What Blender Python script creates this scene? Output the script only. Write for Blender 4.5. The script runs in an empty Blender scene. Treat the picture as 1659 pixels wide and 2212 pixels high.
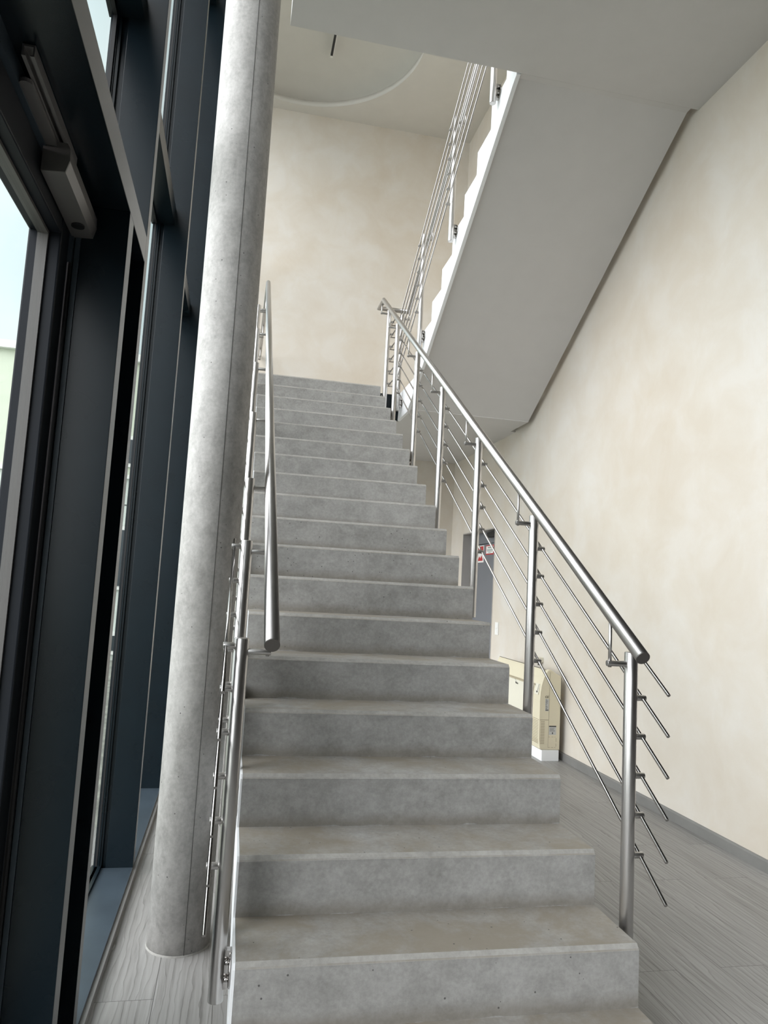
import bpy, bmesh, math, random
from mathutils import Vector, Matrix

random.seed(7)
S = bpy.context.scene
COL = S.collection

# ------------------------------------------------------------------ camera
FPX = 1558.18
YAW, PITCH, ROLL = -0.19983, 0.10481, 0.05533
fw = Vector((-math.sin(YAW) * math.cos(PITCH), math.cos(YAW) * math.cos(PITCH), math.sin(PITCH)))
rt = Vector((math.cos(YAW), math.sin(YAW), 0))
up = rt.cross(fw)
c_, s_ = math.cos(ROLL), math.sin(ROLL)
r2, u2 = rt * c_ + up * s_, up * c_ - rt * s_
cam = bpy.data.cameras.new('camera')
cam.sensor_fit = 'HORIZONTAL'
cam.sensor_width = 36.0
cam.lens = FPX * 36.0 / 1659.0
cam.clip_start = 0.02
co = bpy.data.objects.new('camera', cam)
COL.objects.link(co)
co.matrix_world = Matrix(((r2.x, u2.x, -fw.x, -0.0811), (r2.y, u2.y, -fw.y, -2.0038),
                          (r2.z, u2.z, -fw.z, 1.1585), (0, 0, 0, 1)))
S.camera = co

# ------------------------------------------------------------------ view and sky
S.view_settings.view_transform = 'Standard'
S.view_settings.look = 'None'
S.view_settings.gamma = 1.0
S.view_settings.use_curve_mapping = False
S.view_settings.exposure = -0.04
S.cycles.max_bounces = 16
S.cycles.diffuse_bounces = 10
S.cycles.transparent_max_bounces = 24
S.cycles.sample_clamp_indirect = 8.0

SKY_BASE = 1.55        # overcast sky on the side the door looks at
SKY_LOBE = 8.0         # bright cloud in front of the sun, to the left and behind the camera
LOBE_DIR = Vector((-0.80, -0.42, 0.50)).normalized()
w = bpy.data.worlds.new('overcast_sky')
S.world = w
w.use_nodes = True
nt = w.node_tree
nt.nodes.clear()
def N(t, kind, **kw):
    n = t.nodes.new(kind)
    for k, v in kw.items():
        setattr(n, k, v)
    return n
def L(t, a, b):
    t.links.new(a, b)
wo = N(nt, 'ShaderNodeOutputWorld')
bg = N(nt, 'ShaderNodeBackground')
tc = N(nt, 'ShaderNodeTexCoord')
dot = N(nt, 'ShaderNodeVectorMath', operation='DOT_PRODUCT')
L(nt, tc.outputs['Generated'], dot.inputs[0])
dot.inputs[1].default_value = LOBE_DIR
mx = N(nt, 'ShaderNodeMath', operation='MAXIMUM')
L(nt, dot.outputs['Value'], mx.inputs[0]); mx.inputs[1].default_value = 0.0
pw = N(nt, 'ShaderNodeMath', operation='POWER')
L(nt, mx.outputs[0], pw.inputs[0]); pw.inputs[1].default_value = 2.5
ml = N(nt, 'ShaderNodeMath', operation='MULTIPLY')
L(nt, pw.outputs[0], ml.inputs[0]); ml.inputs[1].default_value = SKY_LOBE
bg2 = N(nt, 'ShaderNodeBackground')
bg2.inputs['Color'].default_value = (1.0, 0.90, 0.925, 1)
L(nt, ml.outputs[0], bg2.inputs['Strength'])
ad = N(nt, 'ShaderNodeAddShader')
nz = N(nt, 'ShaderNodeTexNoise')
nz.inputs['Scale'].default_value = 2.6; nz.inputs['Detail'].default_value = 6; nz.inputs['Roughness'].default_value = 0.55
L(nt, tc.outputs['Generated'], nz.inputs['Vector'])
cr = N(nt, 'ShaderNodeValToRGB')
cr.color_ramp.elements[0].position = 0.35; cr.color_ramp.elements[0].color = (0.66, 0.80, 0.83, 1)
cr.color_ramp.elements[1].position = 0.65; cr.color_ramp.elements[1].color = (0.95, 1.0, 1.0, 1)
L(nt, nz.outputs['Fac'], cr.inputs['Fac'])
L(nt, cr.outputs['Color'], bg.inputs['Color'])
bg.inputs['Strength'].default_value = SKY_BASE
L(nt, bg.outputs[0], ad.inputs[0]); L(nt, bg2.outputs[0], ad.inputs[1])
L(nt, ad.outputs[0], wo.inputs['Surface'])

# ------------------------------------------------------------------ materials
def mat(name):
    m = bpy.data.materials.new(name)
    m.use_nodes = True
    t = m.node_tree
    return m, t, t.nodes['Principled BSDF']

def coords(t, scale=(1, 1, 1), kind='Object'):
    c = N(t, 'ShaderNodeTexCoord')
    mp = N(t, 'ShaderNodeMapping')
    mp.inputs['Scale'].default_value = scale
    if kind == 'World':
        g = N(t, 'ShaderNodeNewGeometry')
        L(t, g.outputs['Position'], mp.inputs['Vector'])
    else:
        L(t, c.outputs[kind], mp.inputs['Vector'])
    return mp.outputs['Vector']

def noise(t, vec, scale, detail=4, rough=0.55, dist=0.0):
    n = N(t, 'ShaderNodeTexNoise')
    n.inputs['Scale'].default_value = scale
    n.inputs['Detail'].default_value = detail
    n.inputs['Roughness'].default_value = rough
    n.inputs['Distortion'].default_value = dist
    L(t, vec, n.inputs['Vector'])
    return n.outputs['Fac']

def ramp(t, fac, stops):
    r = N(t, 'ShaderNodeValToRGB')
    e = r.color_ramp.elements
    while len(e) < len(stops):
        e.new(0.5)
    for i, (p, c) in enumerate(stops):
        e[i].position = p
        e[i].color = (c[0], c[1], c[2], 1) if not isinstance(c, (int, float)) else (c, c, c, 1)
    L(t, fac, r.inputs['Fac'])
    return r.outputs['Color']

def mix(t, fac, a, b, mode='MIX'):
    m = N(t, 'ShaderNodeMix', data_type='RGBA', blend_type=mode)
    for sock, v in ((m.inputs['Factor'], fac), (m.inputs['A'], a), (m.inputs['B'], b)):
        pass
    ins = [i for i in m.inputs if i.enabled]
    def put(i, v):
        if isinstance(v, (int, float)):
            i.default_value = v
        elif isinstance(v, tuple):
            i.default_value = (v[0], v[1], v[2], 1)
        else:
            L(t, v, i)
    put(m.inputs[0], fac); put(m.inputs[6], a); put(m.inputs[7], b)
    return m.outputs[2]

def bump(t, bs, h, strength, dist=0.01):
    b = N(t, 'ShaderNodeBump')
    b.inputs['Strength'].default_value = strength
    b.inputs['Distance'].default_value = dist
    L(t, h, b.inputs['Height'])
    L(t, b.outputs['Normal'], bs.inputs['Normal'])

def plain(name, col, rough=0.5, metal=0.0, var=0.0, spec=0.5):
    m, t, b = mat(name)
    b.inputs['Roughness'].default_value = rough
    b.inputs['Metallic'].default_value = metal
    b.inputs['Specular IOR Level'].default_value = spec
    v = coords(t, kind='World')
    f = noise(t, v, 6.0, 3)
    k = 1 - var
    c = ramp(t, f, [(0.3, tuple(x * k for x in col)), (0.7, col)])
    L(t, c, b.inputs['Base Color'])
    return m

def stucco(name):
    m, t, b = mat(name)
    v = coords(t, kind='World')
    big = noise(t, v, 0.7, 5, 0.6, 0.4)
    mid = noise(t, v, 2.6, 7, 0.62, 0.5)
    c1 = ramp(t, big, [(0.32, (0.575, 0.505, 0.415)), (0.5, (0.625, 0.573, 0.50)), (0.66, (0.665, 0.635, 0.59))])
    c2 = ramp(t, mid, [(0.34, (0.585, 0.52, 0.435)), (0.5, (0.63, 0.58, 0.51)), (0.64, (0.67, 0.64, 0.595))])
    c = mix(t, 0.5, c1, c2)
    L(t, c, b.inputs['Base Color'])
    fine = noise(t, v, 26.0, 6, 0.6, 0.6)
    r = ramp(t, mid, [(0.3, 0.42), (0.7, 0.58)])
    L(t, r, b.inputs['Roughness'])
    b.inputs['Specular IOR Level'].default_value = 0.35
    bump(t, b, fine, 0.12, 0.004)
    return m

def concrete(name, dark, light, stain, pore=0.8, stretch=(1, 1, 1), wear=True, scale=1.0, pscale=34.0):
    m, t, b = mat(name)
    v = coords(t, stretch, 'World')
    vw = coords(t, (1, 1, 1), 'World')
    big = noise(t, v, 2.2 * scale, 6, 0.62, 0.5)
    mid = noise(t, v, 11.0 * scale, 6, 0.65, 0.3)
    fin = noise(t, vw, 70.0, 5, 0.7)
    c = ramp(t, big, [(0.32, dark), (0.62, light)])
    c = mix(t, 0.55, c, ramp(t, mid, [(0.34, tuple(x * 0.86 for x in dark)), (0.60, tuple(min(1, x * 1.06) for x in light))]))
    c = mix(t, 0.34, c, ramp(t, fin, [(0.3, tuple(x * 0.72 for x in dark)), (0.7, tuple(x * 1.1 for x in light))]))
    if wear:       # brownish foot dirt on the upward faces
        g = N(t, 'ShaderNodeNewGeometry')
        sp = N(t, 'ShaderNodeSeparateXYZ')
        L(t, g.outputs['Normal'], sp.inputs[0])
        st = ramp(t, noise(t, vw, 3.2, 9, 0.72, 0.3), [(0.36, 0.05), (0.60, 0.85)])
        mu = N(t, 'ShaderNodeMath', operation='MULTIPLY')
        L(t, sp.outputs['Z'], mu.inputs[0]); L(t, st, mu.inputs[1]); mu.use_clamp = True
        c = mix(t, mu.outputs[0], c, stain)
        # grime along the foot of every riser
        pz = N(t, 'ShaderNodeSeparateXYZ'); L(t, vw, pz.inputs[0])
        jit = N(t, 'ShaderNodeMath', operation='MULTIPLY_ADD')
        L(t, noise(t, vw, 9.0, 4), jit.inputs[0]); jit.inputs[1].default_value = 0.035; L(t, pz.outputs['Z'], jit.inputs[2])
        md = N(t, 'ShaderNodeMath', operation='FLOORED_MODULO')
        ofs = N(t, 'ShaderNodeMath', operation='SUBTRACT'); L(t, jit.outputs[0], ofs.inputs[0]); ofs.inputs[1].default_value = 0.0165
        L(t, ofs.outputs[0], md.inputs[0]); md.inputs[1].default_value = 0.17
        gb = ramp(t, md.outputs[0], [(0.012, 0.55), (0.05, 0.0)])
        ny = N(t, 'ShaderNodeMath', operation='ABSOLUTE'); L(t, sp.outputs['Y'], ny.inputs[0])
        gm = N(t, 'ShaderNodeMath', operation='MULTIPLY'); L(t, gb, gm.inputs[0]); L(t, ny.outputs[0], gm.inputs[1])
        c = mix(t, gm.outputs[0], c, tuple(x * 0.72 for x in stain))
    # blow holes
    vo = N(t, 'ShaderNodeTexVoronoi')
    vo.inputs['Scale'].default_value = pscale
    L(t, vw, vo.inputs['Vector'])
    rad = ramp(t, vo.outputs['Color'], [(0.50, 0.02), (0.80, 0.10)])
    df = N(t, 'ShaderNodeMath', operation='LESS_THAN')
    L(t, vo.outputs['Distance'], df.inputs[0]); L(t, rad, df.inputs[1])
    pm = N(t, 'ShaderNodeMath', operation='MULTIPLY')
    L(t, df.outputs[0], pm.inputs[0]); pm.inputs[1].default_value = pore
    c = mix(t, pm.outputs[0], c, tuple(x * 0.22 for x in dark))
    L(t, c, b.inputs['Base Color'])
    b.inputs['Roughness'].default_value = 0.62
    b.inputs['Specular IOR Level'].default_value = 0.3
    bump(t, b, mid, 0.12, 0.004)
    return m

def steel(name, col=(0.60, 0.585, 0.56), rough=0.24):
    m, t, b = mat(name)
    v = coords(t, (1, 1, 1), 'World')
    f = noise(t, v, 1.5, 2)
    L(t, ramp(t, f, [(0.3, tuple(x * 0.93 for x in col)), (0.7, col)]), b.inputs['Base Color'])
    b.inputs['Metallic'].default_value = 1.0
    L(t, ramp(t, f, [(0.3, rough * 0.97), (0.7, rough * 1.03)]), b.inputs['Roughness'])
    return m

def wood_floor(name):
    m, t, b = mat(name)
    g = N(t, 'ShaderNodeNewGeometry')
    sw = N(t, 'ShaderNodeMapping')
    sw.inputs['Rotation'].default_value = (0, 0, math.pi / 2)
    sw.inputs['Location'].default_value = (0.0, 0.045, 0)
    L(t, g.outputs['Position'], sw.inputs['Vector'])
    br = N(t, 'ShaderNodeTexBrick')
    br.offset = 0.37
    br.inputs['Scale'].default_value = 1.0
    br.inputs['Brick Width'].default_value = 1.22
    br.inputs['Row Height'].default_value = 0.18
    br.inputs['Mortar Size'].default_value = 0.0011
    br.inputs['Mortar Smooth'].default_value = 0.1
    br.inputs['Bias'].default_value = 0.0
    br.inputs['Color1'].default_value = (0.0, 0.0, 0.0, 1)
    br.inputs['Color2'].default_value = (1, 1, 1, 1)
    br.inputs['Mortar'].default_value = (0.5, 0.5, 0.5, 1)
    L(t, sw.outputs[0], br.inputs['Vector'])
    # shift the grain of every plank
    off = N(t, 'ShaderNodeVectorMath', operation='MULTIPLY_ADD')
    L(t, br.outputs['Color'], off.inputs[0])
    off.inputs[1].default_value = (3.7, 9.1, 0)
    L(t, g.outputs['Position'], off.inputs[2])
    def sc(s):
        mp = N(t, 'ShaderNodeMapping')
        mp.inputs['Scale'].default_value = s
        L(t, off.outputs[0], mp.inputs['Vector'])
        return mp.outputs['Vector']
    grain = noise(t, sc((70, 2.2, 1)), 1.0, 6, 0.65, 0.3)
    broad = noise(t, sc((9, 0.9, 1)), 1.0, 4, 0.6, 0.5)
    wv = N(t, 'ShaderNodeTexWave', wave_type='BANDS', bands_direction='X', wave_profile='SAW')
    wv.inputs['Scale'].default_value = 11.0
    wv.inputs['Distortion'].default_value = 9.0
    wv.inputs['Detail'].default_value = 3.0
    wv.inputs['Detail Scale'].default_value = 1.1
    wv.inputs['Detail Roughness'].default_value = 0.5
    L(t, sc((1.2, 0.22, 1)), wv.inputs['Vector'])
    c = ramp(t, grain, [(0.32, (0.06, 0.056, 0.052)), (0.45, (0.24, 0.232, 0.22)), (0.66, (0.375, 0.367, 0.355))])
    c = mix(t, 0.35, c, ramp(t, broad, [(0.3, (0.19, 0.182, 0.17)), (0.7, (0.36, 0.352, 0.338))]))
    lines = ramp(t, wv.outputs['Fac'], [(0.0, (0.085, 0.08, 0.074)), (0.20, (0.28, 0.27, 0.258)), (1.0, (0.35, 0.342, 0.33))])
    c = mix(t, 0.42, c, lines)
    tint = ramp(t, br.outputs['Color'], [(0.0, 0.90), (1.0, 1.06)])
    c = mix(t, 1.0, c, tint, 'MULTIPLY')
    c = mix(t, br.outputs['Fac'], c, (0.09, 0.085, 0.08))
    L(t, c, b.inputs['Base Color'])
    b.inputs['Roughness'].default_value = 0.42
    b.inputs['Specular IOR Level'].default_value = 0.4
    bump(t, b, grain, 0.10, 0.003)
    return m

def glass(name, tint=(0.90, 0.945, 0.945)):
    m, t, b = mat(name)
    t.nodes.remove(b)
    out = [n for n in t.nodes if n.type == 'OUTPUT_MATERIAL'][0]
    tr = N(t, 'ShaderNodeBsdfTransparent')
    tr.inputs['Color'].default_value = (*tint, 1)
    gl = N(t, 'ShaderNodeBsdfGlossy')
    gl.inputs['Roughness'].default_value = 0.01
    fr = N(t, 'ShaderNodeFresnel')
    fr.inputs['IOR'].default_value = 1.35
    ge = N(t, 'ShaderNodeNewGeometry')
    iv = N(t, 'ShaderNodeMath', operation='SUBTRACT')
    iv.inputs[0].default_value = 1.0
    L(t, ge.outputs['Backfacing'], iv.inputs[1])
    fm = N(t, 'ShaderNodeMath', operation='MULTIPLY')
    L(t, fr.outputs[0], fm.inputs[0]); L(t, iv.outputs[0], fm.inputs[1])
    ms = N(t, 'ShaderNodeMixShader')
    L(t, fm.outputs[0], ms.inputs[0]); L(t, tr.outputs[0], ms.inputs[1]); L(t, gl.outputs[0], ms.inputs[2])
    L(t, ms.outputs[0], out.inputs['Surface'])
    return m

M = dict(
    wall=stucco('beige_stucco'),
    step=concrete('stair_concrete', (0.235, 0.23, 0.218), (0.385, 0.38, 0.366), (0.235, 0.205, 0.16), stretch=(1, 1, 1.3)),
    nosing=concrete('nosing_concrete', (0.265, 0.257, 0.238), (0.375, 0.365, 0.34), (0.33, 0.30, 0.25), wear=False),
    column=concrete('column_concrete', (0.33, 0.319, 0.302), (0.545, 0.532, 0.512), (0.4, 0.4, 0.4), stretch=(1.2, 1.2, 0.7), wear=False, scale=1.8, pscale=38.0),
    seam=plain('seam_dark', (0.10, 0.098, 0.092), 0.8, var=0.2),
    floor=wood_floor('grey_wood_planks'),
    base=plain('baseboard_grey', (0.20, 0.195, 0.185), 0.5, var=0.15),
    white=plain('white_paint', (0.86, 0.87, 0.88), 0.55, var=0.03),
    soffit=plain('soffit_paint', (0.60, 0.587, 0.575), 0.75, var=0.03),
    ceil=plain('ceiling_paint', (0.65, 0.628, 0.59), 0.75, var=0.03),
    steel=steel('brushed_steel', (0.57, 0.555, 0.54), 0.31),
    polish=steel('polished_steel', (0.43, 0.415, 0.40), 0.14),
    dark=plain('anthracite_metal', (0.0048, 0.0100, 0.0140), 0.27, var=0.2, spec=0.30),
    black=plain('black_gasket', (0.006, 0.006, 0.007), 0.6),
    sill=plain('sill_metal', (0.045, 0.062, 0.078), 0.36, var=0.25),
    glass=glass('facade_glass'),
    alu=plain('grey_aluminium', (0.24, 0.23, 0.225), 0.38, 0.55, var=0.05),
    alu2=plain('dark_grey_plastic', (0.10, 0.095, 0.09), 0.5, var=0.05),
    cream=plain('cream_plastic', (0.70, 0.64, 0.48), 0.45, var=0.03),
    cream2=plain('pale_cream_plastic', (0.72, 0.69, 0.58), 0.42, var=0.03),
    creamd=plain('cream_groove', (0.34, 0.29, 0.20), 0.6),
    door=plain('grey_door_paint', (0.15, 0.16, 0.18), 0.42, var=0.05),
    doorf=plain('grey_frame_paint', (0.40, 0.375, 0.35), 0.5, var=0.05),
    red=plain('sign_red', (0.45, 0.03, 0.035), 0.5),
    paper=plain('sign_white', (0.80, 0.80, 0.78), 0.5),
    green=plain('sign_green_text', (0.16, 0.24, 0.19), 0.5),
    ink=plain('black_ink', (0.02, 0.02, 0.022), 0.5),
    label=plain('label_grey', (0.52, 0.52, 0.50), 0.5),
    switch=plain('switch_white', (0.78, 0.77, 0.74), 0.35),
    facade=plain('pale_green_render', (0.58, 0.63, 0.51), 0.9, var=0.06),
    facade2=plain('white_green_render', (0.60, 0.65, 0.60), 0.9, var=0.06),
    trimw=plain('white_cornice', (0.75, 0.76, 0.72), 0.8),
    winext=plain('dark_window_glass', (0.03, 0.04, 0.045), 0.15),
    capm=steel('dark_end_cap', (0.20, 0.19, 0.18), 0.4),
    leafm=plain('matt_door_frame', (0.010, 0.012, 0.016), 0.5, var=0.1, spec=0.18),
    hall=plain('unseen_hall_dark', (0.10, 0.09, 0.08), 0.8, var=0.1),  # dark tone of unseen walls, chosen to lower fill and darken steel reflections
    gravel=plain('pale_gravel', (0.33, 0.34, 0.29), 0.95, var=0.5),
)

# ------------------------------------------------------------------ mesh helpers
class MB:
    def __init__(self):
        self.bm = bmesh.new()
    def box(self, x0, x1, y0, y1, z0, z1, bev=0.0):
        vs = [self.bm.verts.new((x, y, z)) for z in (z0, z1) for y in (y0, y1) for x in (x0, x1)]
        fs = [(0, 2, 3, 1), (4, 5, 7, 6), (0, 1, 5, 4), (2, 6, 7, 3), (0, 4, 6, 2), (1, 3, 7, 5)]
        faces = [self.bm.faces.new([vs[i] for i in f]) for f in fs]
        if bev:
            es = list({e for f in faces for e in f.edges})
            bmesh.ops.bevel(self.bm, geom=es, offset=bev, segments=2, affect='EDGES', profile=0.5)
        return self
    def prism(self, pts, axis, a, b, bev=0.0):
        """extrude a closed outline along an axis; pts are the two other coordinates in xyz order"""
        def P(p, v):
            return {'x': (v, p[0], p[1]), 'y': (p[0], v, p[1]), 'z': (p[0], p[1], v)}[axis]
        va = [self.bm.verts.new(P(p, a)) for p in pts]
        vb = [self.bm.verts.new(P(p, b)) for p in pts]
        n = len(pts)
        fs = [self.bm.faces.new(va), self.bm.faces.new(list(reversed(vb)))]
        for i in range(n):
            fs.append(self.bm.faces.new([va[i], vb[i], vb[(i + 1) % n], va[(i + 1) % n]]))
        if bev:
            es = [e for f in fs[:2] for e in f.edges]
            bmesh.ops.bevel(self.bm, geom=es, offset=bev, segments=2, affect='EDGES', profile=0.5)
        return self
    def tube(self, path, r, seg=20, bev=0.0):
        """round bar along a polyline, mitred at its bends"""
        P = [Vector(p) for p in path]
        n = len(P)
        d = [(P[i + 1] - P[i]).normalized() for i in range(n - 1)]
        a = d[0].orthogonal().normalized()
        rings = []
        for i in range(n):
            din = d[max(0, i - 1)]
            if i == 0:
                base = din
                nrm = din
            elif i == n - 1:
                nrm = din
            else:
                nrm = (d[i - 1] + d[i]).normalized()
            if i > 0 and i < n:
                if i > 1:      # carry the frame over the previous bend
                    q = d[i - 2].rotation_difference(d[i - 1])
                    a = (q @ a).normalized()
            bvec = din.cross(a).normalized()
            ring = []
            for k in range(seg):
                t = 2 * math.pi * k / seg
                o = (a * math.cos(t) + bvec * math.sin(t)) * r
                sft = -o.dot(nrm) / din.dot(nrm)
                ring.append(self.bm.verts.new(P[i] + o + din * sft))
            rings.append(ring)
        for i in range(n - 1):
            for k in range(seg):
                f = self.bm.faces.new([rings[i][k], rings[i][(k + 1) % seg], rings[i + 1][(k + 1) % seg], rings[i + 1][k]])
                f.smooth = True
        caps = [self.bm.faces.new(list(reversed(rings[0]))), self.bm.faces.new(rings[-1])]
        if bev:
            es = [e for f in caps for e in f.edges]
            bmesh.ops.bevel(self.bm, geom=es, offset=bev, segments=2, affect='EDGES', profile=0.5)
        return self
    def lathe(self, prof, cx, cy, seg=64, closed=False):
        """prof: (radius, z) from top to bottom"""
        rings = []
        for r, z in prof:
            rings.append([self.bm.verts.new((cx + r * math.cos(2 * math.pi * k / seg), cy + r * math.sin(2 * math.pi * k / seg), z)) for k in range(seg)])
        for i in range(len(rings) - 1):
            for k in range(seg):
                f = self.bm.faces.new([rings[i][k], rings[i][(k + 1) % seg], rings[i + 1][(k + 1) % seg], rings[i + 1][k]])
                f.smooth = True
        if closed:
            self.bm.faces.new(rings[0]); self.bm.faces.new(list(reversed(rings[-1])))
        return self
    def build(self, name, m, parent=None, smooth_angle=None):
        bmesh.ops.recalc_face_normals(self.bm, faces=self.bm.faces)
        me = bpy.data.meshes.new(name)
        off = Vector((0, 0, 0))
        q = parent
        while q is not None:
            off += q.location
            q = q.parent
        if off.length:
            bmesh.ops.translate(self.bm, verts=self.bm.verts, vec=-off)
        self.bm.to_mesh(me)
        self.bm.free()
        me.materials.append(M[m] if isinstance(m, str) else m)
        o = bpy.data.objects.new(name, me)
        COL.objects.link(o)
        if parent:
            o.parent = parent
        return o

def tag(o, label=None, cat=None, group=None, kind=None):
    if label: o['label'] = label
    if cat: o['category'] = cat
    if group: o['group'] = group
    if kind: o['kind'] = kind
    return o

def empty(name, loc, label, cat, group=None, kind=None):
    o = bpy.data.objects.new(name, None)
    o.empty_display_size = 0.1
    COL.objects.link(o)
    o.location = loc
    return tag(o, label, cat, group, kind)

def text(name, body, size, loc, rot, m, parent, depth=0.0006, align='CENTER'):
    cu = bpy.data.curves.new(name, 'FONT')
    cu.body = body
    cu.size = size
    cu.extrude = depth
    cu.align_x = align
    cu.align_y = 'CENTER'
    cu.materials.append(M[m])
    o = bpy.data.objects.new(name, cu)
    COL.objects.link(o)
    o.parent = parent
    off = Vector((0, 0, 0)); q = parent
    while q is not None:
        off += q.location; q = q.parent
    o.location = Vector(loc) - off
    o.rotation_euler = rot
    me = bpy.data.meshes.new_from_object(o)
    mo = bpy.data.objects.new(name, me)
    COL.objects.link(mo)
    mo.parent, mo.location, mo.rotation_euler = parent, o.location, rot
    o.name = 'font_source'
    bpy.data.objects.remove(o)
    mo.name = name
    return mo

# ------------------------------------------------------------------ sizes of the place
H, D, W = 0.17, 0.2683, 1.15           # riser, tread, width of the lower flight
FZ = -0.1425                             # floor
XR, YB, ZC = 2.63, 6.90, 7.25         # right wall, back wall, ceiling
YF = -6.0                              # end of the hall behind the camera
XI, XM, XG = -0.413, -0.5255, -0.572     # facade: mullion front, mullion back, glass
SL = H / D

# ------------------------------------------------------------------ room shell
tag(MB().box(XG - 0.1, XR, YF, YB, FZ - 0.12, FZ).box(XR, 7.0, YF, 0.55, FZ - 0.12, FZ).build('floor', 'floor'), 'grey wood plank floor at the foot of the stairs', 'floor', kind='structure')

DY0, DY1, DZ1 = 5.313, 6.42, 1.87      # grey door opening in the right wall
rw = MB()
rw.box(XR, XR + 0.3, 0.55, DY0, FZ - 0.12, ZC + 0.3)
rw.box(XR, XR + 0.3, YF, 0.55, 4.335, ZC + 0.3)
rw.box(XR, XR + 0.3, DY1, YB + 0.3, FZ - 0.12, ZC + 0.3)
rw.box(XR, XR + 0.3, DY0, DY1, DZ1, ZC + 0.3)
tag(rw.build('wall_right', 'wall'), 'tall beige stucco wall on the right of the stairs', 'wall', kind='structure')
tag(MB().box(XG - 0.1, XR, YB, YB + 0.3, FZ - 0.12, ZC + 0.3).build('wall_back', 'wall'), 'beige stucco wall behind the upper landing', 'wall', kind='structure')
tag(MB().box(XG - 0.1, XR, YF - 0.3, YF, FZ - 0.12, ZC + 0.3).build('wall_front', 'hall'), 'grey wall closing the hall opposite the landing', 'wall', kind='structure')
hw = MB().box(7.0, 7.2, YF, 0.85, FZ - 0.12, 4.6).box(XR + 0.3, 7.0, 0.55, 0.85, FZ - 0.12, 4.6).box(XR, 7.0, YF - 0.3, YF, FZ - 0.12, 4.6)  # side hall added out of view so the steel posts reflect something dark
tag(hw.build('wall_side_added', 'hall'), 'added dark hall walls right of the viewpoint, unseen, for dark reflections in the steel', 'wall', kind='structure')
br = MB().prism([(XR, FZ), (XR - 0.016, FZ), (XR - 0.016, FZ + 0.052), (XR - 0.010, FZ + 0.06), (XR, FZ + 0.06)], 'y', 0.55, DY0)
tag(br.build('baseboard_right', 'base'), 'grey wood baseboard along the beige right wall', 'baseboard', kind='structure')

# ceiling with a round domed recess
CX, CY, CR = 0.272, 5.42, 1.327
ce = MB()
seg = 72
inner = [ce.bm.verts.new((CX + CR * math.cos(2 * math.pi * k / seg), CY + CR * math.sin(2 * math.pi * k / seg), ZC)) for k in range(seg)]
x0, x1, y0, y1 = XG - 0.5, XR + 0.3, YF - 0.3, YB + 0.3
x0 = CX - CR - 0.05
cor = [(x1, y1), (x0, y1), (x0, y0), (x1, y0)]
cv = [ce.bm.verts.new((a, b, ZC)) for a, b in cor]
for q in range(4):
    k0 = q * seg // 4
    # fan between the ring quarter and its corner
    for k in range(k0, k0 + seg // 4):
        ce.bm.faces.new([inner[k], inner[(k + 1) % seg], cv[q]])
    ce.bm.faces.new([inner[(k0 + seg // 4) % seg], cv[(q + 1) % 4], cv[q]])
# vertical rim and shallow bowl
prof = [(CR, ZC), (CR, ZC + 0.075), (CR + 0.10, ZC + 0.077), (CR + 0.10, ZC + 0.10)]
for i in range(1, 15):
    a = math.pi / 2 * i / 14
    prof.append((max(0.002, (CR + 0.10) * math.cos(a)), ZC + 0.10 + 0.36 * math.sin(a)))
ce.lathe(prof, CX, CY, seg)
bmesh.ops.remove_doubles(ce.bm, verts=ce.bm.verts, dist=0.0005)
ceo = tag(ce.build('ceiling', 'ceil'), 'high off-white ceiling with a round domed recess', 'ceiling', kind='structure')
tag(MB().box(XG - 0.5, x1, y0, y1, ZC + 0.56, ZC + 0.7).build('roof_slab', 'soffit'), 'roof slab above the domed ceiling', 'roof', kind='structure')

# ------------------------------------------------------------------ upper floor slab and landing
us = MB().box(0.001, XR, YF, 1.886, 4.335, 4.59).box(XR, 7.0, YF, 0.55, 4.335, 4.59)
tag(us.build('upper_floor_slab', 'soffit'), 'grey painted underside of the upper floor slab overhead', 'slab', kind='structure')
ld = empty('landing_slab', (1.3, 5.9, 2.86), 'half-way landing between the two stair flights, by the back wall', 'landing', kind='structure')
lb = MB().box(0.0, XR, 4.84, YB, 2.815, 3.04).box(1.415, 2.575, 4.38, 4.84, 2.815, 3.04)
lb.build('underside', 'soffit', ld)
MB().box(0.0, XR, 4.84, YB, 3.04, 3.06).box(1.415, 2.575, 4.22, 4.84, 3.04, 3.06).build('screed', 'step', ld)
tag(MB().box(W + 0.012, 1.395, 4.822, 4.838, 2.80, 3.062).build('fascia', 'dark', ld), 'dark panel closing the gap between the flights')

# ------------------------------------------------------------------ lower flight
fl = empty('stair_flight', (W / 2, -D, FZ), 'wide concrete stair flight rising from the floor to the landing', 'stairs')
CH = 0.013
def tread_z(k): return k * H
for k in range(0, 19):
    y0 = (k - 1) * D
    y1 = y0 + D
    zt = k * H
    zp = zt - H
    if k == 0:
        b0, b1 = FZ, FZ
    else:
        b0, b1 = max(FZ, zp - 0.155), max(FZ, zp - 0.155 + H)
    if k == 18:
        b1 = 2.82; b0 = 2.82 - 0.10
    m = MB().prism([(y0, b0), (y0, zt - CH), (y0 + CH, zt), (y1, zt), (y1, b1)], 'x', 0.0, W)
    st = m.build('step', 'step', fl)
    nb = MB()       # pale chamfered nosing strip
    nb.prism([(y0 - 0.0006, zt - CH - 0.001), (y0 + CH - 0.0004, zt + 0.0006), (y0 + CH + 0.002, zt + 0.0003), (y0 + 0.001, zt - CH - 0.002)], 'x', 0.0, W)
    nb.build('nosing', 'nosing', st)
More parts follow.
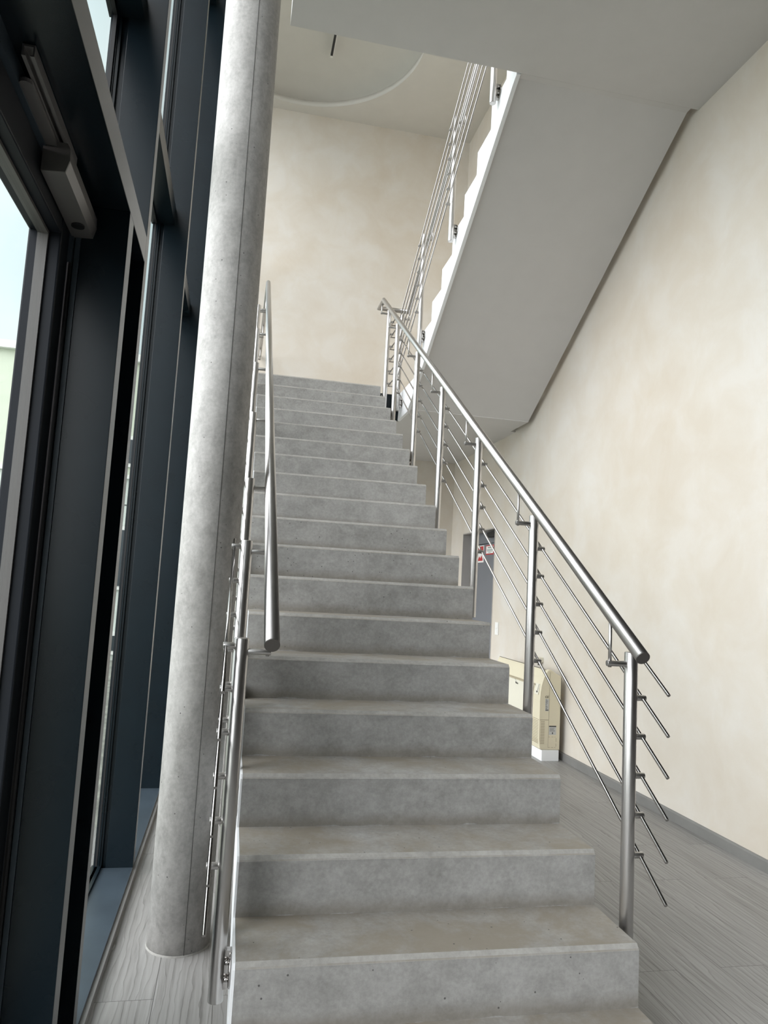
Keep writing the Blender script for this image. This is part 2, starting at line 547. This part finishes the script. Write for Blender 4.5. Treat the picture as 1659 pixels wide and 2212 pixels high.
def saw(xa, xb):
    pts = []
    for k in range(0, 19):
        y0 = (k - 1) * D
        zt = k * H
        pts += [(y0 + 0.002, zt - H - 0.002), (y0 + 0.002, zt - CH - 0.002), (y0 + CH, zt - 0.002)]
    pts += [(18 * D, 18 * H - 0.002), (18 * D, 2.82)]
    pts += [(17 * D, 2.72), (0.04, FZ + 0.012), (-D + 0.002, FZ)]
    pts[0] = (-D + 0.002, FZ + 0.0)
    pts = pts[:-1]
    return MB().prism(pts, 'x', xa, xb)
tag(saw(-0.007, -0.0005).build('side_panel', 'white', fl), 'white painted left side')

# ------------------------------------------------------------------ upper flight
UX0, UX1 = 1.40, 2.575
uf = empty('stair_flight', (2.0, 4.2, 3.0), 'upper stair flight seen from below, grey soffit with a white stepped side', 'stairs')
UY = 4.213
def soff(y): return 3.68 - 0.618 * (y - 2.99)
pts = [(4.389, 2.816), (4.389, 3.038), (UY, 3.038)]
for k in range(1, 10):
    y = UY - (k - 1) * D
    pts += [(y, 3.06 + (k - 1) * H if k > 1 else 3.061), (y, 3.06 + k * H)]
pts += [(1.888, 4.59), (1.888, 4.336), (1.93, 4.335)]
MB().prism(pts, 'x', UX0 + 0.012, UX1).build('flight_body', 'soffit', uf)
# stepped white side plate
pts = [(4.82, 2.80), (4.765, 3.066), (UY, 3.066)]
for k in range(1, 10):
    y = UY - (k - 1) * D + 0.002
    zk = 3.066 + k * H
    pts += [(y, zk - H), (y, zk)]
pts += [(1.90, 4.596), (1.895, 4.33), (1.95, soff(1.95) - 0.02), (3.0, soff(3.0) - 0.022), (3.9, soff(3.9) - 0.022), (4.42, 2.80)]
MB().prism(pts, 'x', 1.385, 1.411, bev=0.0015).build('side_panel', 'white', uf)

# ------------------------------------------------------------------ column
cl = empty('column', (-0.176, 0.806, FZ), 'round exposed concrete column beside the foot of the stairs', 'column', kind='structure')
CCX, CCY, CRR = -0.1762, 0.806, 0.1095
MB().lathe([(CRR, ZC), (CRR, 4.0), (CRR, 2.0), (CRR, FZ)], CCX, CCY, 96, True).build('shaft', 'column', cl)
ang = math.atan2(-2.0038 - CCY, -0.0811 - CCX) + 0.20
sx, sy = CCX + (CRR + 0.0002) * math.cos(ang), CCY + (CRR + 0.0002) * math.sin(ang)
MB().tube([(sx, sy, FZ), (sx + 0.0006, sy, 1.4), (sx - 0.0004, sy, 3.0), (sx, sy, ZC)], 0.0011, 8).build('mould_seam', 'seam', cl)
MB().lathe([(CRR + 0.0003, FZ + 0.006), (CRR + 0.0025, FZ + 0.003), (CRR + 0.0035, FZ)], CCX, CCY, 96).build('sealant_ring', 'nosing', cl)

# ------------------------------------------------------------------ railings
PR, RR, HR = 0.0212, 0.0054, 0.0212      # post, rod and handrail radius
def make_post(parent, x, y, zt, zb, out, rods, hand_z, flange=True, hand=True, plate_x=None):
    """out: +1 / -1, side (in x) that carries the rods; the handrail stands on the other side"""
    p = MB().tube([(x, y, zb), (x, y, zt)], PR, 28, bev=0.0025).build('post', 'steel', parent)
    xr = x + out * 0.042
    for z in rods:
        MB().tube([(x + out * PR * 0.8, y, z), (xr + out * 0.010, y, z)], 0.0098, 14, bev=0.001).build('rod_clamp', 'steel', p)
    if hand:
        xh = x - out * 0.075
        zs = zt - 0.038
        MB().tube([(x - out * PR * 0.8, y, zs), (xh - out * 0.010, y, zs)], 0.0095, 14, bev=0.001).build('handrail_bracket', 'steel', p)
        MB().tube([(xh, y, zs - 0.012), (xh, y, hand_z - HR * 0.7)], 0.0058, 12).build('handrail_pin', 'steel', p)
    if flange and plate_x is not None:
        zf = zb + 0.085
        s = -out
        f = MB()
        f.box(min(x + s * PR * 0.7, plate_x), max(x + s * PR * 0.7, plate_x), y - 0.012, y + 0.012, zf - 0.05, zf + 0.05)
        f.tube([(plate_x - s * 0.006, y, zf), (plate_x, y, zf)], 0.047, 24)
        f.build('mounting_flange', 'polish', p)
        MB().tube([(plate_x - s * 0.018, y - 0.020, zf - 0.02), (plate_x - s * 0.004, y - 0.020, zf - 0.02)], 0.007, 8).build('flange_bolt', 'polish', p)
        MB().tube([(plate_x - s * 0.018, y - 0.020, zf + 0.024), (plate_x - s * 0.004, y - 0.020, zf + 0.024)], 0.007, 8).build('flange_bolt', 'polish', p)
    return p

HZ = lambda y: 1.022 + SL * y             # handrail of the lower flight
RZ = lambda y, k: 0.882 + SL * y - 0.1212 * k
PT = lambda y: 0.905 + SL * y             # post tops

# right railing: lower flight, round the corner of the landing, up the second flight
rr = empty('stair_railing', (1.2, 0.15, 0.02), 'stainless railing on the right, wrapping round the landing up the second flight', 'railing')
RX, UPX = 1.193, 1.342
RRX, URX = RX + 0.042, UPX - 0.042
RHX, UHX = RX - 0.073, UPX + 0.073
YT, YE = 4.44, 4.70                       # where the bars turn level, where they cross
zl = HZ(4.50)
UHZ = lambda y: zl + 0.01 + SL * (YE - y)
MB().tube([(RHX, -0.042, HZ(-0.042)), (RHX, 4.49, zl), (RHX, YE, zl), (UHX, YE, zl), (UHX, YE - 0.03, zl + 0.02), (UHX, 1.60, zl + 0.02 + SL * (YE - 0.03 - 1.60))], HR, 32).build('handrail', 'steel', rr)
vdir = Vector((0, -1, -SL)).normalized()
def rail_end(x, y, par):
    p = Vector((x, y, HZ(y)))
    MB().tube([p, p + vdir * 0.003], HR, 32, bev=0.001).build('end_cap', 'capm', par)
rail_end(RHX, -0.042, [o for o in rr.children if o.name.startswith('handrail')][0])
zr = [RZ(YT, k) for k in range(6)]
URZ = lambda y, k: zr[k] + SL * (4.64 - y)
for k in range(6):
    MB().tube([(RRX, 0.0, RZ(0.0, k)), (RRX, YT, zr[k]), (RRX, 4.64, zr[k]), (URX, 4.64, zr[k]), (URX, 1.60, URZ(1.60, k))], RR, 12).build('rod', 'polish', rr)
for y in (0.145, 0.957, 1.748, 2.535, 3.30, 4.12):
    make_post(rr, RX, y, PT(y), PT(y) - 0.985, 1, [RZ(y, k) for k in range(6)], HZ(y), plate_x=W + 0.005)
make_post(rr, RX, 4.56, 3.81, 2.84, 1, [zr[k] for k in range(6)], zl, plate_x=W + 0.005)
for y in (3.90, 3.05, 2.20):
    zt = UHZ(y) - 0.118
    make_post(rr, UPX, y, zt, zt - 1.01, -1, [URZ(y, k) for k in range(6)], UHZ(y), plate_x=1.384)
make_post(rr, UPX, 4.66, 3.82, 2.86, -1, [zr[k] for k in range(6)], zl, plate_x=1.384)

# left railing: interrupted at the column, then level along the landing
lr = empty('stair_railing', (-0.043, 0.14, 0.02), 'stainless railing on the left, its rods cut where they meet the concrete column', 'railing')
LX = -0.043
LRX, LHX = LX - 0.043, LX + 0.076
ly = 4.60
zl2 = HZ(ly)
MB().tube([(LHX, -0.047, HZ(-0.047)), (LHX, ly, zl2), (LHX, 6.87, zl2)], HR, 32).build('handrail', 'steel', lr)
rail_end(LHX, -0.047, [o for o in lr.children if o.name.startswith('handrail')][0])
for k in range(6):
    MB().tube([(LRX, -0.03, RZ(-0.03, k)), (LRX, 0.665, RZ(0.665, k))], RR, 12).build('rod', 'polish', lr)
    MB().tube([(LRX, 0.97, RZ(0.97, k)), (LRX, ly, RZ(ly, k)), (LRX, 6.87, RZ(ly, k))], RR, 12).build('rod', 'polish', lr)
for y in (0.14, 0.625, 1.08, 1.79, 2.60, 3.40, 4.15):
    make_post(lr, LX, y, PT(y), PT(y) - 0.985, -1, [RZ(y, k) for k in range(6)], HZ(y), plate_x=-0.0075)
for y in (4.95, 5.7, 6.5):
    make_post(lr, LX, y, zl2 - 0.118, zl2 - 1.1, -1, [RZ(ly, k) for k in range(6)], zl2, plate_x=-0.0005)

# ------------------------------------------------------------------ glazed facade on the left
def mullion(par, y0, y1, z0=FZ, z1=ZC):
    MB().box(XM, XI, y0, y1, z0, z1, bev=0.0012).build('mullion', 'dark', par)
    f = MB()
    f.box(-0.543, XM, y0 + 0.012, y1 - 0.012, z0, z1)
    f.box(-0.552, -0.543, y0 - 0.002, y1 + 0.002, z0, z1)
    f.box(XG - 0.003, -0.552, y0 - 0.008, y1 + 0.008, z0, z1)
    f.build('pressure_frame', 'dark', par)
def transom(par, y0, y1, z0, z1, xf=-0.478):
    m = MB().box(XM - 0.03, xf, y0, y1, z0, z1, bev=0.0012)
    m.box(XG - 0.01, XM - 0.03, y0, y1, z0 - 0.010, z1 + 0.010)
    m.build('transom', 'dark', par)
def window(n, y0, y1, label, zlow=-0.104, sill=True, mid=(2.812, 2.895), extra=((4.97, 5.05),)):
    """bay from the mullion at y0 (not included) to the mullion y1..y1+0.06 (included)"""
    wd = empty('window_%d' % n, (XG, (y0 + y1) / 2, FZ), label, 'window', kind='structure')
    mullion(wd, y1, y1 + 0.052)
    zs = [zlow]
    for a, b in (mid,) + tuple(extra):
        transom(wd, y0, y1, a, b)
        zs += [a, b]
    zs.append(ZC)
    for i in range(0, len(zs), 2):
        MB().box(XG - 0.004, XG + 0.004, y0 - 0.008, y1 + 0.008, zs[i] - 0.004, zs[i + 1] + 0.004).build('pane', 'glass', wd)
        g = MB()       # dark gasket round the pane
        for a, b in ((y0 + 0.004, y0 + 0.010), (y1 - 0.010, y1 - 0.004)):
            g.box(XG + 0.005, XG + 0.012, a, b, zs[i], zs[i + 1])
        g.box(XG + 0.005, XG + 0.016, y0 + 0.018, y1 - 0.018, zs[i], zs[i] + 0.012)
        g.box(XG + 0.005, XG + 0.016, y0 + 0.018, y1 - 0.018, zs[i + 1] - 0.012, zs[i + 1])
        g.build('gasket', 'black', wd)
    if sill:
        s = MB().box(-0.543, XI, y0, y1, FZ, zlow, bev=0.001)
        s.build('sill', 'sill', wd)
        s = MB().box(XG - 0.01, -0.543, y0, y1, FZ, zlow + 0.012)
        s.build('lower_frame', 'dark', wd)
    return wd

YM1, YM2, YM3, YM4 = -0.115, 0.188, 1.407, 2.626
window(2, YM2 + 0.052, YM3, 'tall dark-framed window bay in front of the column')
window(3, YM3 + 0.052, YM4, 'tall dark-framed window bay beside the concrete column')
window(4, YM4 + 0.052, 3.845, 'tall dark-framed window bay hidden behind the column')
window(5, 3.905, 5.065, 'tall dark-framed window bay beside the landing')
window(6, 5.125, 6.80, 'last tall window bay, next to the back wall')
tag(MB().box(XI, XI + 0.014, YM2, YB, FZ, FZ + 0.028).build('baseboard_left', 'base'), 'thin grey baseboard along the window sills', 'baseboard', kind='structure')

# entrance bay: first mullion group, portal transom, fanlight, door
w1 = empty('window_1', (XG, -0.4, 2.1), 'glazed fanlight above the dark entrance door', 'window', kind='structure')
mullion(w1, YM2, YM2 + 0.052)
YD0 = -1.22
transom(w1, YD0, YM2, 2.092, 2.170, xf=XI)
transom(w1, YD0, YM2, 2.863, 2.94)
transom(w1, YD0, YM2, 4.97, 5.05)
for a, b in ((2.170, 2.863), (2.94, 4.97), (5.05, ZC)):
    MB().box(XG - 0.004, XG + 0.004, YD0, YM2, a, b).build('pane', 'glass', w1)
    g = MB()
    g.box(XG + 0.005, XG + 0.016, YM2 - 0.018, YM2 - 0.006, a, b)
    g.box(XG + 0.005, XG + 0.016, YD0, YM2 - 0.018, a, a + 0.012).box(XG + 0.005, XG + 0.016, YD0, YM2 - 0.018, b - 0.012, b)
    g.build('gasket', 'black', w1)

d1 = empty('door_1', (XG, -0.6, FZ), 'dark metal entrance door with a full glass pane', 'door', kind='structure')
MB().box(XM, XI, YM1, YM1 + 0.065, FZ, 2.092, bev=0.0012).build('jamb', 'dark', d1)
f = MB()          # narrow fixed panel between jamb and mullion, and the door frame
f.box(-0.565, XM, YM1 + 0.004, YM2, FZ, 2.092)
f.build('fixed_panel', 'dark', d1)
f = MB()
f.box(-0.574, -0.541, YM1 - 0.012, YM1 + 0.004, FZ, 2.08)
f.box(-0.574, -0.541, YD0, YM1 + 0.004, 2.055, 2.092)
f.box(XM - 0.012, XM, YM1 - 0.004, YM1 + 0.004, FZ, 2.08)
f.build('door_frame', 'sill', d1)
lf = MB()         # leaf: stiles and rails
LY1, LY0 = -0.132, -1.14
lf.box(-0.624, -0.549, LY1 - 0.074, LY1, FZ + 0.012, 2.05, bev=0.004)
lf.box(-0.624, -0.549, LY0, LY0 + 0.074, FZ + 0.012, 2.05, bev=0.004)
lf.box(-0.623, -0.550, LY0 + 0.074, LY1 - 0.074, 1.967, 2.05, bev=0.003)
lf.box(-0.623, -0.550, LY0 + 0.074, LY1 - 0.074, FZ + 0.012, FZ + 0.12, bev=0.003)
lfo = lf.build('leaf', 'leafm', d1)
MB().box(-0.593, -0.585, LY0 + 0.07, LY1 - 0.07, FZ + 0.11, 1.971).build('pane', 'glass', lfo)
g = MB()
g.box(-0.601, -0.577, LY1 - 0.082, LY1 - 0.074, FZ + 0.12, 1.967)
g.box(-0.601, -0.577, LY0 + 0.074, LY1 - 0.082, 1.959, 1.967)
g.build('gasket', 'alu2', lfo)
MB().tube([(-0.545, LY1 + 0.008, FZ + 0.2), (-0.545, LY1 + 0.008, 1.93)], 0.006, 10).build('edge_profile', 'black', lfo)

# facade further back, behind the camera
window(7, -2.5, YD0 - 0.06, 'tall window bay next to the entrance door')
window(8, -3.76, -2.56, 'tall window bay behind the viewpoint')
window(9, -5.9, -3.82, 'last window bay at the near end of the hall')

# ------------------------------------------------------------------ door closer on the entrance door
dc = empty('door_closer', (-0.525, -0.24, 2.02), 'grey metal door closer under the dark portal beam', 'door closer')
MB().prism([(-0.556, 2.020), (-0.507, 2.024), (-0.500, 2.050), (-0.502, 2.078), (-0.508, 2.088), (-0.556, 2.088)], 'y', -0.388, -0.080, bev=0.001).build('body', 'alu', dc)
ec = MB().prism([(-0.556, 2.020), (-0.507, 2.024), (-0.500, 2.050), (-0.502, 2.078), (-0.508, 2.088), (-0.556, 2.088)], 'y', -0.3925, -0.388)
eco = ec.build('end_cap', 'alu2', dc)
MB().tube([(-0.529, -0.3935, 2.055), (-0.529, -0.3925, 2.055)], 0.021, 28).build('round_cover', 'alu2', eco)
MB().tube([(-0.529, -0.150, 2.0185), (-0.529, -0.150, 2.022)], 0.0155, 28).build('spindle_cover', 'black', dc)
ra = MB()
ra.box(-0.531, -0.509, -0.655, -0.30, 2.106, 2.110).box(-0.531, -0.528, -0.655, -0.30, 2.090, 2.106).box(-0.512, -0.509, -0.655, -0.30, 2.090, 2.106)
ra.box(-0.531, -0.524, -0.655, -0.30, 2.088, 2.090).box(-0.516, -0.509, -0.655, -0.30, 2.088, 2.090)
ra.build('slide_rail', 'alu', dc)
arm = []
for i in range(9):
    a = math.pi * i / 8 + math.pi
    arm.append((-0.540 + 0.012 * math.cos(a), -0.585 + 0.012 * math.sin(a)))
arm += [(-0.528, -0.35), (-0.552, -0.35)]
MB().prism(arm, 'z', 2.078, 2.086).build('arm', 'alu', dc)

dc.location += Vector((0.010, -0.037, -0.020))

# ------------------------------------------------------------------ grey door in the right wall
d2 = empty('door_2', (XR + 0.12, 6.03, FZ), 'dark grey door recessed in the right wall under the landing', 'door', kind='structure')
rv = MB()
rv.box(XR - 0.004, XR + 0.20, DY1 - 0.012, DY1, FZ, DZ1)
rv.box(XR - 0.004, XR + 0.20, DY0, DY0 + 0.012, FZ, DZ1)
rv.box(XR - 0.004, XR + 0.20, DY0 + 0.012, DY1 - 0.012, DZ1 - 0.012, DZ1)
rv.build('door_frame', 'doorf', d2)
dl = MB().box(XR + 0.10, XR + 0.15, DY0 + 0.03, DY1 - 0.03, FZ + 0.005, 1.723, bev=0.003).build('leaf', 'door', d2)
MB().box(XR + 0.09, XR + 0.15, DY0 + 0.012, DY1 - 0.012, 1.730, DZ1 - 0.012).build('head_panel', 'door', d2)
hd = MB().tube([(XR + 0.10, DY0 + 0.105, 0.83), (XR + 0.05, DY0 + 0.105, 0.83), (XR + 0.05, DY0 + 0.22, 0.83)], 0.010, 12)
hd.tube([(XR + 0.093, DY0 + 0.105, 0.83), (XR + 0.10, DY0 + 0.105, 0.83)], 0.026, 20)
hd.build('handle', 'alu', dl)
cb = MB().box(XR + 0.04, XR + 0.10, DY0 + 0.10, DY0 + 0.38, 1.785, 1.84, bev=0.004).build('closer', 'black', d2)

sg = empty('warning_sign', (XR + 0.098, 5.73, 1.65), 'red-bordered white notice on the grey door, nearer the handle side', 'sign')
SY0, SY1, SZ0, SZ1 = 5.607, 5.862, 1.598, 1.706
MB().box(XR + 0.0965, XR + 0.0995, SY0, SY1, SZ0, SZ1).build('board', 'red', sg)
MB().box(XR + 0.0955, XR + 0.0965, SY0 + 0.014, SY1 - 0.014, SZ0 + 0.014, SZ1 - 0.010).build('face', 'paper', sg)
tl = MB()
for z, a, b, h in ((1.680, 0.07, 0.07, 0.013), (1.653, 0.03, 0.03, 0.009), (1.638, 0.05, 0.05, 0.007), (1.622, 0.09, 0.09, 0.007)):
    n = 9
    yy = SY0 + a
    while yy < SY1 - b:
        wd_ = random.uniform(0.010, 0.026)
        tl.box(XR + 0.0950, XR + 0.0955, yy, min(SY1 - b, yy + wd_), z - h / 2, z + h / 2)
        yy += wd_ + 0.005
tl.build('lettering', 'green', sg)
sg2 = empty('warning_sign', (XR + 0.098, 6.04, 1.61), 'tall red and white sign on the grey door, partly behind a railing post', 'sign')
MB().box(XR + 0.0965, XR + 0.0995, 5.93, 6.145, 1.516, 1.713).build('board', 'paper', sg2)
MB().box(XR + 0.0955, XR + 0.0965, 5.945, 6.13, 1.63, 1.703).build('red_field', 'red', sg2)
MB().prism([(5.96, 1.535), (6.115, 1.535), (6.115, 1.555), (6.075, 1.59), (6.04, 1.565), (6.0, 1.60), (5.96, 1.555)], 'x', XR + 0.0955, XR + 0.0965).build('symbol', 'red', sg2)

sw = empty('light_switch', (XR, 5.15, 0.80), 'white double light switch on the wall beside the grey door', 'light switch')
MB().box(XR - 0.009, XR, 5.105, 5.195, 0.74, 0.87, bev=0.003).build('plate', 'switch', sw)
for z in (0.775, 0.835):
    MB().box(XR - 0.012, XR - 0.009, 5.125, 5.175, z - 0.024, z + 0.024, bev=0.001).build('rocker', 'paper', sw)

# ------------------------------------------------------------------ floor-standing air conditioner
ac = empty('air_conditioner', (2.52, 4.1, FZ), 'cream floor-standing air conditioner against the right wall', 'air conditioner')
AY0, AY1 = 3.58, 4.66
fp = [(2.600, -0.082), (2.438, -0.082), (2.428, -0.072), (2.421, 0.0), (2.420, 0.30), (2.424, 0.37), (2.434, 0.43), (2.450, 0.485), (2.468, 0.525), (2.482, 0.543), (2.497, 0.549), (2.512, 0.547), (2.532, 0.535), (2.553, 0.514), (2.575, 0.504), (2.600, 0.498)]
cs = MB().prism(fp, 'y', AY0, AY0 + 0.045, bev=0.006)
cs.prism([(min(a, 2.48), b) for a, b in fp[:-4]], 'y', AY0 + 0.044, AY1, bev=0.004)
cs.build('casing', 'cream', ac)
MB().box(2.6002, 2.603, AY0 + 0.004, AY0 + 0.04, -0.075, 0.49).build('back_edge', 'alu2', ac)
MB().box(2.445, 2.592, AY0 - 0.005, AY1 - 0.6, FZ - 0.026, -0.083, bev=0.002).build('plinth', 'white', ac)
fr = MB().box(2.4145, 2.4215, AY0 + 0.14, AY1 - 0.14, 0.155, 0.405, bev=0.002)
fro = fr.build('front_panel', 'cream2', ac)
gr = MB()
for i in range(15):
    z = -0.035 + i * 0.0122
    gr.box(2.4185, 2.4225, AY0 + 0.02, AY1 - 0.02, z, z + 0.0045)
    gr.box(2.432, 2.466, AY0 - 0.0012, AY0 + 0.004, z, z + 0.0045)
gr.build('grille', 'creamd', ac)
sm = MB()
sm.box(2.4188, 2.4218, AY0 + 0.01, AY1 - 0.01, 0.1495, 0.1535).box(2.425, 2.500, AY0 - 0.0010, AY0 + 0.002, 0.1495, 0.1535)
sm.box(2.4985, 2.5005, AY0 - 0.0010, AY0 + 0.002, 0.02, 0.53)
sm.box(2.4985, 2.5002, AY0 - 0.0010, AY0 + 0.002, -0.065, 0.02)
sm.build('seam', 'creamd', ac)
sl_ = MB().prism([(2.4255, 0.408), (2.4285, 0.422), (2.4315, 0.4215), (2.4285, 0.4075)], 'y', AY0 + 0.11, AY1 - 0.02)
sl_.build('outlet_slot', 'creamd', ac)
kp = MB().prism([(2.4165, 0.345), (2.4300, 0.430), (2.4325, 0.4295), (2.4190, 0.3445)], 'y', AY0 + 0.035, AY0 + 0.115)
kpo = kp.build('control_panel', 'cream2', ac)
MB().tube([(2.4158, AY0 + 0.062, 0.367), (2.4195, AY0 + 0.062, 0.366)], 0.0075, 16).build('button', 'ink', kpo)
lt = MB()
for i in range(5):
    lt.box(2.4178 + i * 0.0021, 2.4215 + i * 0.0021, AY0 + 0.050 - i * 0.001, AY0 + 0.056 - i * 0.001, 0.380 + i * 0.0105, 0.384 + i * 0.0105)
lt.build('indicator', 'ink', kpo)
text('brand_mark', 'Midea', 0.026, (2.4135, 4.06, 0.378), (math.pi / 2, 0, -math.pi / 2), 'ink', fro)
MB().tube([(2.414, 4.098 - 0.020 * math.cos(t), 0.386 + 0.020 * math.sin(t)) for t in [0.2 + i * 0.22 for i in range(9)]], 0.0012, 6).build('brand_arc', 'ink', fro)
st1 = MB().box(2.466, 2.4965, AY0 - 0.0012, AY0 + 0.001, 0.222, 0.318).build('rating_label', 'label', ac)
tx = MB()
for i in range(11):
    z = 0.310 - i * 0.0072
    tx.box(2.469, 2.469 + random.uniform(0.008, 0.024), AY0 - 0.0017, AY0 - 0.0012, z, z + 0.0028)
tx.box(2.4690, 2.4935, AY0 - 0.0017, AY0 - 0.0012, 0.2255, 0.2335)
tx.build('small_print', 'seam', st1)
text('mark_letters', 'CE', 0.024, (2.4785, AY0 - 0.0012, 0.332), (math.pi / 2, 0, 0), 'ink', ac)
st2 = MB().box(2.504, 2.566, AY0 - 0.0012, AY0 + 0.001, 0.036, 0.098).build('warning_label', 'label', ac)
MB().box(2.504, 2.566, AY0 - 0.0013, AY0 + 0.001, 0.098, 0.107).build('label_header', 'ink', st2)
tx = MB()
for i in range(5):
    z = 0.088 - i * 0.0062
    tx.box(2.510, 2.510 + random.uniform(0.03, 0.05), AY0 - 0.0017, AY0 - 0.0012, z, z + 0.0022)
tx.box(2.530, 2.540, AY0 - 0.0017, AY0 - 0.0012, 0.043, 0.056)
tx.build('small_print', 'seam', st2)
ko = MB()
for a, b in ((2.500, 2.516), (2.526, 2.545), (2.553, 2.563)):
    ko.box(a, b, AY0 - 0.0010, AY0 + 0.001, 0.018, 0.0205).box(a, b, AY0 - 0.0010, AY0 + 0.001, -0.0625, -0.060)
for a, b in ((-0.055, -0.032), (-0.018, 0.012)):
    ko.box(2.5665, 2.569, AY0 - 0.0010, AY0 + 0.001, a, b)
ko.build('knockout_outline', 'creamd', ac)
for q in (ac,):
    q.location += Vector((-0.018, -0.052, 0.026))
pb = empty('pipe_cover', (XR, 4.0, 0.60), 'small plastic cover on the wall just above the air conditioner', 'pipe cover')
MB().box(XR - 0.05, XR, 3.99, 4.06, 0.585, 0.63, bev=0.004).build('box', 'cream2', pb)
MB().tube([(XR - 0.025, 4.025, 0.56), (XR - 0.025, 4.025, 0.59)], 0.012, 12).build('stub', 'alu2', pb)

# ------------------------------------------------------------------ slim light in the dome
zt_ = ZC + 0.30
ll = empty('linear_light', (0.62, 5.75, zt_), 'slim dark linear light under the domed recess', 'light fitting')
MB().box(0.600, 0.626, 5.0, 6.17, zt_, zt_ + 0.035, bev=0.003).build('profile', 'ink', ll)
MB().box(0.596, 0.630, 6.17, 6.20, zt_ - 0.003, zt_ + 0.038, bev=0.003).build('end_cap', 'switch', ll)
MB().box(0.626, 0.636, 5.0, 6.17, zt_ + 0.004, zt_ + 0.035).build('side_rail', 'switch', ll)
MB().tube([(0.613, 5.3, zt_ + 0.035), (0.613, 5.3, ZC + 0.44)], 0.004, 8).build('hanger', 'alu', ll)

# ------------------------------------------------------------------ outside
nb_ = empty('building', (-6.0, 10.0, FZ), 'pale green rendered building with white cornice, outside beyond the glass', 'building')
MB().box(-14.0, -0.75, 10.0, 14.0, 2.72, 4.56).build('wall', 'facade', nb_)
MB().box(-14.0, -0.75, 10.01, 14.0, FZ - 0.3, 2.66).build('lower_wall', 'facade2', nb_)
MB().box(-14.0, -0.75, 9.90, 14.0, 4.56, 4.68).build('cornice', 'trimw', nb_)
MB().box(-14.0, -0.75, 9.95, 14.0, 2.66, 2.72).build('string_course', 'trimw', nb_)
MB().box(-14.0, -0.75, 10.004, 10.02, 2.235, 2.25).build('joint', 'seam', nb_)
for (a, b, z0, z1) in ((-2.35, -1.45, 2.85, 3.35), (-2.35, -1.45, 0.9, 1.9), (-2.35, -1.45, -0.1, 0.25)):
    wf = MB().box(a, b, 9.96, 10.0, z0, z1).build('window', 'trimw', nb_)
    MB().box(a + 0.06, b - 0.06, 9.95, 9.96, z0 + 0.06, z1 - 0.06).build('pane', 'winext', wf)
tag(MB().box(-40, XG - 0.1, -40, 40, FZ - 0.3, FZ - 0.05).build('ground', 'gravel'), 'pale gravel ground outside the glass facade', 'ground', kind='structure')
